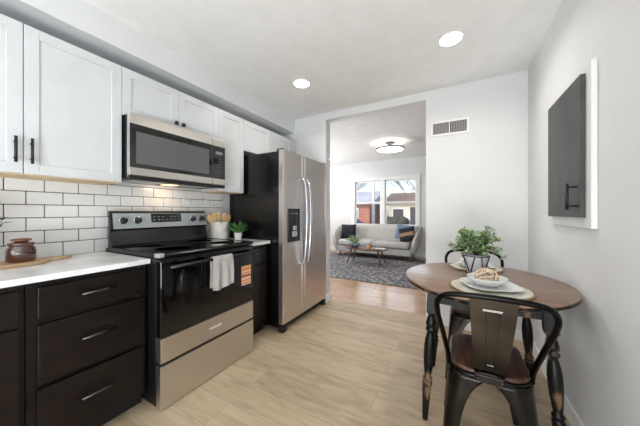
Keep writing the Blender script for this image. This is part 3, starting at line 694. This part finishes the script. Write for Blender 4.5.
# ------------------------------------------------------------------ metal chairs
def make_chair(label):
    t = thing('metal_chair', label, 'chair', (0, 0, 0), 'metal cafe chairs at the table', local=True)
    def rr(hw, hd, rad, z, n=6):
        P = []
        for cx, cy, a0 in ((hw-rad, hd-rad, 0), (-hw+rad, hd-rad, PI/2), (-hw+rad, -hd+rad, PI), (hw-rad, -hd+rad, 1.5*PI)):
            for k in range(n+1): a = a0+PI/2*k/n; P.append(Vector((cx+rad*math.cos(a), cy+rad*math.sin(a), z)))
        return P
    mb = MB(); L = []
    for hw, hd, z in ((.147, .175, .456), (.153, .181, .459), (.155, .183, .467), (.153, .181, .473), (.146, .174, .476), (.10, .13, .4745)):
        L.append([mb.bm.verts.new(p) for p in rr(hw, hd, .085, z)])
    for A, B2 in zip(L, L[1:]):
        for k in range(len(A)): mb.bm.faces.new([A[k], A[(k+1) % len(A)], B2[(k+1) % len(A)], B2[k]]).smooth = True
    mb.bm.faces.new(L[0]); mb.bm.faces.new(L[-1]); mb.build('seat', M['seatwood'], t, False)
    mb = MB(); L = []
    for hw, hd, z in ((.140, .168, .449), (.152, .180, .4555), (.157, .185, .454), (.158, .186, .446), (.156, .184, .436), (.150, .177, .436)):
        L.append([mb.bm.verts.new(p) for p in rr(hw, hd, .085, z)])
    for A, B2 in zip(L, L[1:]):
        for k in range(len(A)): mb.bm.faces.new([A[k], A[(k+1) % len(A)], B2[(k+1) % len(A)], B2[k]]).smooth = True
    mb.bm.faces.new(L[0]); mb.build('seat_frame', M['gunleg'], t, False)
    # four splayed sheet-metal legs whose flanges meet in arches
    for sx in (-1, 1):
        for sy in (-1, 1):
            mb = MB(); nz, nf = 22, 7; rows = []
            for i in range(nz+1):
                z = .006+(.447-.006)*i/nz; s_ = 1-z/.447
                hw = .158+.032*s_; hd = .186+(.050 if sy > 0 else .040)*s_; rad = .028+.045*(1-s_)**2
                def wd(full):
                    zz = .20; zt = .436
                    if z < zz: return .040+.022*z/zz
                    k = min(1, (z-zz)/(zt-zz)); return full-(full-.062)*math.sqrt(max(0, 1-k*k))
                wx, wy = min(wd(hw), hw), min(wd(hd), hd)
                pts = []
                for k in range(nf): pts.append((hw-wx+(wx-rad)*k/(nf-1), hd))
                for k in range(1, 5): a = PI/2*(1-k/5); pts.append((hw-rad+rad*math.cos(a), hd-rad+rad*math.sin(a)))
                for k in range(nf): pts.append((hw, hd-rad-(wy-rad)*k/(nf-1)))
                rows.append([mb.bm.verts.new(Vector((sx*x, sy*y, z))) for x, y in pts])
            for A, B2 in zip(rows, rows[1:]):
                for k in range(len(A)-1): mb.bm.faces.new([A[k], A[k+1], B2[k+1], B2[k]]).smooth = True
            o = mb.build('leg', M['gunleg'], t, False)
            m_ = o.modifiers.new('solid', 'SOLIDIFY'); m_.thickness = .004; m_.offset = 0
            ft = MB().ball((sx*(.158+.031-.012), sy*(.186+(.048 if sy > 0 else .038)-.012), .010), .016, 2, sc=(1, 1, .6)).build('rubber_foot', M['blackmatte'], o, False)
    # back hoop
    pts = catmull([(sg*x, y, z) for sg, q in ((-1, 1), (1, -1)) for x, y, z in [(.158, -.105, .44), (.162, -.120, .50), (.180, -.187, .62), (.199, -.250, .735), (.195, -.277, .790), (.160, -.302, .826), (.08, -.317, .839), (0, -.321, .842)][::q][(0 if q == 1 else 1):]], 6)
    MB().tube(pts, .0112, 12).build('back_hoop', M['gund'], t, False)
    # splat, tapering, with a pressed panel
    def sp(u, v, off=0):
        z = .468+(.836-.468)*v; hw = .056+.025*v
        y = -.183-.133*v-.012*math.sin(PI*v)
        return Vector(((2*u-1)*hw, y+.004*math.cos((2*u-1)*1.4)-off, z))
    def press(u, v):
        a = abs(2*u-1)/(.40+.08*v); b = abs(v-.49)/.375
        e = max((a-1)*(.056+.025*v)*.45, (b-1)*.375*.38)
        return .0045*max(0, 1-abs(e+.007)/.006)-(.0015 if e < -.013 else 0)
    mb = MB(); mb.grid(lambda u, v: sp(u, v, press(u, v)), 72, 110)
    o = mb.build('back_splat', M['gun'], t, False); m_ = o.modifiers.new('solid', 'SOLIDIFY'); m_.thickness = .003; m_.offset = 0
    mb = MB().box(-.052, .052, -.196, -.186, .436, .468, .003)
    mb.build('splat_bracket', M['gun'], t, False)
    for x in (-.043, .043): MB().lathe([(0, 0), (.008, 0), (.008, -.005), (.005, -.008), (0, -.008)], (x, -.195, .452), 12, axis='y').build('bolt', M['blackmatte'], t, False)
    return t
def copy_tree(o, parent=None):
    c = o.copy(); COL.objects.link(c); c.parent = parent
    for ch in o.children: copy_tree(ch, c)
    return c
ch = make_chair('gunmetal cafe chair nearest the camera, its back turned to us')
ch2 = copy_tree(ch); ch2['label'] = 'gunmetal cafe chair behind the table, its hoop showing behind the plant'
ch.location = (.122, 1.475, 0); ch.rotation_euler = (0, 0, 0)
ch2.location = (.116, 2.185, 0); ch2.rotation_euler = (0, 0, PI)

# ------------------------------------------------------------------ on the table
def setting(x, y, rot, cl, pl, bl, k_=1.0):
    c = (x, y, TZ+.0006)
    th = thing('charger_plate', cl, 'plate', c, 'cream chargers on the table')
    MB().lathe([(0, 0), (.175, 0), (.183, .003), (.183, .007), (.178, .009), (.0, .008)], c, 48, sx=k_, sy=k_).build('charger_face', M['charger'], th)
    MB().lathe([(.1832, .0005), (.189, .001), (.191, .0045), (.189, .008), (.1832, .0085)], c, 48, sx=k_, sy=k_).build('rim', M['chedge'], th)
    # rounded square dinner plate
    mb = MB(); rings = []; n = 64
    for r, z in ((0.0001, .011), (.08, .011), (.10, .0135), (.135, .026), (.138, .0285), (.135, .029), (.102, .0175), (.08, .015), (.0001, .015)):
        R = []
        for k in range(n):
            a = 2*PI*k/n; sq = (abs(math.cos(a))**3.2+abs(math.sin(a))**3.2)**(-1/3.2)
            ca, sa = math.cos(a+rot), math.sin(a+rot)
            R.append(mb.bm.verts.new(Vector((x+ca*r*sq*.93*k_, y+sa*r*sq*.93*k_, TZ+z))))
        rings.append(R)
    for A, B2 in zip(rings, rings[1:]):
        for k in range(n): mb.bm.faces.new([A[k], A[(k+1) % n], B2[(k+1) % n], B2[k]]).smooth = True
    tag(mb.build('dinner_plate', M['plate']), pl, 'plate', 'white square plates on the table')
    z = TZ+.0155
    tag(MB().lathe([(0, 0), (.040, 0), (.044, .004), (.068, .016), (.088, .034), (.094, .046), (.091, .047), (.084, .036), (.062, .020), (.036, .010), (0, .009)], (x-.010, y+.01, z), 44).build('bowl', M['plate']), bl, 'bowl', 'white bowls on the table')
setting(.150, 1.592, .35, 'round cream charger with brown rim on the near side of the table', 'white rounded-square plate under the bowl nearest the camera', 'white bowl holding the beige ornament on the near plate')
setting(.118, 2.143, .2, 'round cream charger with brown rim behind the potted plant', 'white rounded-square plate on the charger behind the potted plant', 'white bowl half hidden behind the potted plant', .89)
rnd = random.Random(11); mb = MB()
for i in range(170):
    a = rnd.uniform(0, 2*PI); e = rnd.uniform(-.2, 1.5); R = .045
    mb.ball((.140+R*math.cos(a)*math.cos(e)*1.15, 1.602+R*math.sin(a)*math.cos(e)*1.1, TZ+.058+R*math.sin(e)*.95), rnd.uniform(.006, .0095), 1, .5)
mb.ball((.140, 1.602, TZ+.058), .038, 2, .1, sc=(1.1, 1.1, .68))
tag(mb.build('beige_ornament', M['beige']), 'knobbly pale beige cluster heaped in the near white bowl', 'ornament')
# plant in a white pot with black wire stand
pc = Vector((.107, 1.918, TZ+.0006))
t = thing('potted_plant', 'leafy green plant in a white pot with black wire frame on the table', 'plant', pc)
MB().lathe([(0, .010), (.043, .010), (.047, .014), (.070, .124), (.071, .132), (.066, .132), (.062, .116), (0, .114)], pc, 40).build('pot', M['pot'], t)
MB().lathe([(0, .1145), (.061, .1145), (.05, .120), (0, .122)], pc, 24).build('soil', M['soil'], t)
ws = MB()
for R, z in ((.0755, .126), (.052, .004)):
    ws.tube([(pc.x+R*math.cos(2*PI*k/40), pc.y+R*math.sin(2*PI*k/40), pc.z+z) for k in range(40)], .0035, 8, closed=True)
for k in range(4):
    a0 = 2*PI*k/4+PI/4+.12
    for s_ in (-1, 1):
        a1 = a0+s_*.55
        ws.tube([(pc.x+.0755*math.cos(a1), pc.y+.0755*math.sin(a1), pc.z+.128), (pc.x+.0535*math.cos(a0), pc.y+.0535*math.sin(a0), pc.z+.004)], .0032, 8)
ws.build('wire_frame', M['blackmatte'], t)
foliage((pc.x, pc.y, pc.z+.118), .175, .180, 4, .028, .017, [M['leaf1'], M['leaf2'], M['sage'], M['stem']], 'foliage', t, 72, .03, 9)

# ------------------------------------------------------------------ living room
tag(B(-3.4, .2, 4.03, 6.55, .0006, .0135, .004).build('area_rug', M['rug']), 'large mottled blue-grey patterned rug under the coffee table', 'rug')
# sofa
SX0, SX1, SY0, SY1 = -2.82, -.92, 6.02, 6.80
t = thing('sofa', 'light grey tufted mid-century sofa with flared arms beneath the window', 'sofa', (-1.86, 6.45, 0))
B(SX0+.02, SX1-.02, SY0+.04, SY1-.02, .13, .29, .03, 3).build('base_frame', M['sofa'], t)
for a, b in ((SX0+.06, -1.865), (-1.86, SX1-.06)): B(a, b, SY0, SY1-.16, .302, .445, .05, 5).build('seat_cushion', M['sofa'], t)
mb = MB()
def bk(u, v):
    a = 2*PI*v
    x = SX0-.06+(SX1-SX0+.12)*u
    top = .835-.03*(2*u-1)**4
    y = SY1-.10+.075*math.cos(a)*(1 if math.cos(a) > 0 else 1.0)
    z = (.29+top)/2+(top-.29)/2*math.copysign(abs(math.sin(a))**.5, math.sin(a))
    y += (z-.3)*.10
    if math.cos(a) < 0:
        for r_ in range(1):
            for k in range(5):
                d2 = ((x-(SX0+.35+k*.31))/.05)**2+((z-.66)/.04)**2; y += .028*math.exp(-d2)
    return Vector((x, y, z))
mb.grid(lambda v, u: bk(u, v), 28, 60, closed_u=True)
mb.build('backrest', M['sofa'], t)
bgm_ = mat('button_grey', (120, 118, 115), .9)
for k in range(5): MB().ball((SX0+.35+k*.31, SY1-.135, .66), .014, 1, sc=(1, .6, 1)).build('tufting_button', bgm_, t)
for s_ in (-1, 1):
    mb = MB(); xb = SX1 if s_ > 0 else SX0
    def arm(u, v):      # u front->back, v around
        a = 2*PI*v; y = SY0+.02+(SY1-SY0-.04)*u
        h = .58+.22*(1-(1-u)**2); z = .15+(h-.15)*(.5+.5*math.copysign(abs(math.sin(a))**.75, math.sin(a)))
        flare = .15*((z-.15)/.65)**.8
        return Vector((xb+s_*(flare-.02+.06*math.cos(a)), y-.05*(z-.15)+.03, z))
    mb.grid(lambda v, u: arm(u, v), 20, 20, closed_u=True)
    for e in (0, 20): pass
    o = mb.build('armrest', M['sofa'], t)
    bmq = bmesh.new(); bmq.from_mesh(o.data); bmesh.ops.holes_fill(bmq, edges=bmq.edges[:], sides=0); bmq.to_mesh(o.data); bmq.free()
for x in (SX0+.10, SX1-.08):
    for y in (SY0+.10, SY1-.08):
        s_ = 1 if x > -1.8 else -1
        MB().tube([(x+s_*.04, y, .0145), (x, y, .14)], [.013, .024], 10).build('leg', M['walnut'], t)

def pillow(name, label, m, c, wd, ht, th, rx, rz, ry=0, group=None, stripe=False):
    mb = MB()
    for s_ in (-1, 1):
        def f(u, v):
            a, b = 2*u-1, 2*v-1
            k = (max(0, 1-a*a)*max(0, 1-b*b))**.42
            return Vector((a*wd/2*(1-.06*(1-b*b)), s_*th/2*k, b*ht/2*(1-.06*(1-a*a))))
        mb.grid(f, 16, 16)
    bmesh.ops.remove_doubles(mb.bm, verts=mb.bm.verts[:], dist=.0005)
    o = mb.build(name, m if not stripe else [m, M['cushtan']])
    if stripe:
        for p in o.data.polygons:
            if -.035 < p.center.z < .035: p.material_index = 1
    o.location = c; o.rotation_euler = (math.radians(rx), math.radians(ry), math.radians(rz)); tag(o, label, 'cushion', group); return o
pillow('cushion', 'black patterned cushion at the left end of the sofa', M['cushb'], (-2.62, 6.42, .635), .42, .40, .14, -14, 8, 0, 'sofa cushions')
pillow('cushion', 'slate blue cushion leaning at the right end of the sofa, behind the dark one', M['cushblue'], (-1.17, 6.50, .665), .40, .38, .09, -14, -6, 8, 'sofa cushions')
pillow('cushion', 'dark navy cushion with a tan stripe at the right end of the sofa', M['cushn'], (-1.06, 6.30, .625), .42, .36, .12, -12, -18, -14, 'sofa cushions', True)

# coffee table
c = (-1.79, 5.42, 0)
t = thing('coffee_table', 'low oval walnut coffee table on the rug in front of the sofa', 'table', c)
MB().lathe([(0, .335), (.93, .335), (1, .35), (1, .358), (.985, .363), (0, .363)], c, 64, sx=.50, sy=.27).build('tabletop', M['walnut'], t)
for sx in (-1, 1):
    for sy in (-1, 1):
        MB().tube([(c[0]+sx*.385, c[1]+sy*.19, .0145), (c[0]+sx*.30, c[1]+sy*.13, .336)], [.011, .019], 10).build('leg', M['walnut'], t)
MB().box(c[0]-.31, c[0]+.31, c[1]-.02, c[1]+.02, .305, .336, .003).build('stretcher', M['walnut'], t)
bc = (-2.06, 5.40, .364)
t = thing('table_planter', 'blue patterned bowl of pale green leaves on the coffee table', 'plant', bc)
MB().lathe([(0, 0), (.06, 0), (.07, .008), (.115, .045), (.13, .085), (.122, .087), (.10, .055), (0, .05)], bc, 32).build('bowl', M['bluepot'], t)
foliage((bc[0]+.02, bc[1], bc[2]+.06), .22, .20, 2, .060, .032, [M['sage'], mat('leaf_pale', (186, 196, 160), .6), M['stem']], 'foliage', t, 26, .02, 21)
c2 = (-1.70, 5.37, .364)
t = thing('candle_jar', 'small amber candle jar standing on the coffee table', 'candle', c2)
MB().lathe([(0, 0), (.036, 0), (.038, .004), (.038, .085), (.035, .085), (.035, .06), (0, .06)], c2, 24).build('jar', M['candle'], t)
MB().tube([(c2[0], c2[1], c2[2]+.06), (c2[0]+.002, c2[1], c2[2]+.075)], .0015, 6).build('wick', M['blackmatte'], t)
c3 = (-1.47, 5.42, .364)
tag(MB().box(c3[0]-.11, c3[0]+.11, c3[1]-.08, c3[1]+.08, c3[2], c3[2]+.012, .003).build('tray', M['plate']), 'small white tray lying at the right end of the coffee table', 'tray')

# ceiling fixture
c = Vector((-1.21, 5.2, LZ))
t = thing('ceiling_lamp', 'ring-shaped ceiling lamp glowing in the living room', 'ceiling light', c)
MB().lathe([(0, -.001), (.10, -.001), (.10, -.020), (.09, -.030), (0, -.030)], c, 32).build('canopy', M['bronze'], t)
MB().tube([c+Vector((0, 0, -.03)), c+Vector((0, 0, -.145))], .010, 10).build('stem', M['bronze'], t)
mb = MB(); R = .275
mb.lathe([(R-.010, -.150), (R+.010, -.150), (R+.010, -.128), (R-.010, -.128), (R-.010, -.150)], c, 64)
for k in range(3):
    a = 2*PI*k/3+.3; mb.tube([c+Vector((0, 0, -.140)), c+Vector((R*math.cos(a), R*math.sin(a), -.139))], .005, 8)
mb.build('ring', M['bronze'], t)
MB().lathe([(R-.016, -.150), (R-.0105, -.150), (R-.0105, -.128), (R-.016, -.128), (R-.016, -.150)], c, 64).build('ring_diffuser', M['ringled'], t)

# ------------------------------------------------------------------ outside the window
GZ = -.55
struct('ground', B(-60, 50, 7.1, 90, GZ-.2, GZ), M['grass'])
struct('ground_road', B(-60, 50, 15, 21, GZ, GZ+.02), M['road'])
struct('exterior_post', B(-2.56, -2.47, 8.35, 8.45, GZ, 2.55, .01), M['trim'])
def house(label, x0, x1, y0, y1, h, rh, wm, rm, ridge='x'):
    t = thing('house', label, 'house', ((x0+x1)/2, (y0+y1)/2, GZ))
    B(x0, x1, y0, y1, GZ, GZ+h).build('house_wall', wm, t)
    e = .5; ym = (y0+y1)/2
    MB().poly([(x0-e, y0-e, GZ+h), (x0-e, y1+e, GZ+h), (x0-e, ym, GZ+h+rh)], (x1-x0+2*e, 0, 0)).build('roof', rm, t)
    return t
h1 = house('low red brick house with a pale roof across the street, left pane', -15.0, -7.6, 24, 31, 2.55, 1.5, M['brick'], M['roof'])
for x in (-13.6, -10.0):
    f_ = B(x, x+1.3, 23.93, 23.99, GZ+.9, GZ+2.1).build('house_window', M['trim'], h1); B(x+.1, x+1.2, 23.90, 23.928, GZ+1.0, GZ+2.0).build('pane', M['housedark'], f_)
h2 = house('white-sided house with a brown roof across the street, right pane', -6.2, 2.2, 26, 33, 2.7, 1.2, M['siding'], M['roofb'])
B(-4.05, -2.6, 25.9, 25.98, GZ, GZ+2.2).build('garage_door', M['housedark'], h2)
for x in (-5.8, .0):
    f_ = B(x, x+1.2, 25.93, 25.99, GZ+.9, GZ+2.1).build('house_window', M['trim'], h2); B(x+.1, x+1.1, 25.90, 25.928, GZ+1.0, GZ+2.0).build('pane', M['housedark'], f_)
def bare_tree(x, y, h, label, seed, K=4):
    rnd = random.Random(seed); mb = MB()
    t = thing('bare_tree', label, 'tree', (x, y, GZ), 'bare trees across the street')
    tr_ = MB().tube([(x, y, GZ), (x+.1, y, GZ+h*.2), (x-.05, y, GZ+h*.38)], [.2, .15, .12], 8).build('trunk', M['bark'], t)
    def br(p, d, L, r, k):
        q = p+d*L; m = (p+q)/2+Vector((rnd.uniform(-1, 1), rnd.uniform(-1, 1), rnd.uniform(-.5, 1)))*L*.08
        mb.tube([p, m, q], [r, r*.8, r*.6], 4, caps=False)
        if k == 0: return
        for _ in range(4 if k > 2 else 3):
            nd = (d+Vector((rnd.uniform(-1, 1), rnd.uniform(-1, 1), rnd.uniform(-.25, .8)))*.75).normalized()
            br(q, nd, L*rnd.uniform(.6, .85), r*.6, k-1)
    for _ in range(5):
        a = rnd.uniform(0, 2*PI); br(Vector((x-.05, y, GZ+h*.37)), Vector((math.cos(a)*.7, math.sin(a)*.7, 1)).normalized(), h*.2, .06, K)
    mb.build('branches', M['bark'], t)
bare_tree(-10.2, 22.5, 9, 'bare tree seen through the left window sash', 1, 5)
bare_tree(-3.0, 23.5, 9, 'bare tree seen through the right window sash, left of another', 2, 5)
bare_tree(-5.6, 37, 9, 'distant bare tree behind the houses, near the window mullion', 3)
bare_tree(-1.35, 15.5, 8, 'nearest bare tree, branching across the right window sash', 4)
bare_tree(-15.5, 38, 9, 'distant bare tree behind the red brick house', 6)
mb = MB()
rnd = random.Random(4)
for i in range(14): mb.ball((-4.55+rnd.uniform(-.7, .7), 21.8+rnd.uniform(-.4, .4), GZ+.45+rnd.uniform(0, .5)), rnd.uniform(.3, .5), 2, .5)
tag(mb.build('dark_bush', M['bush']), 'dark rounded shrub in front of the white-sided house', 'bush')
# parked car
t = thing('parked_car', 'dark car parked in the street before the brick house', 'car', (-8.0, 18.5, GZ+.02))
body = [(-2.1, .25), (-2.1, .7), (-1.2, .85), (-.7, 1.3), (.7, 1.35), (1.3, .88), (2.05, .8), (2.1, .28)]
MB().poly([(-8.0+x, 17.7, GZ+.02+z) for x, z in body], (0, 1.6, 0)).build('car_body', M['carp'], t)
MB().poly([(-8.0+x, 17.68, GZ+.02+z) for x, z in [(-1.05, .88), (-.62, 1.24), (.64, 1.28), (1.1, .9)]], (0, 1.64, 0)).build('car_window', M['blackgl'], t)
for x in (-1.35, 1.3):
    for y in (17.75, 19.2): MB().lathe([(0, -.1), (.32, -.1), (.33, 0), (.32, .1), (0, .1)], (-8.0+x, y, GZ+.02+.33), 20, axis='y').build('wheel', M['blackmatte'], t)
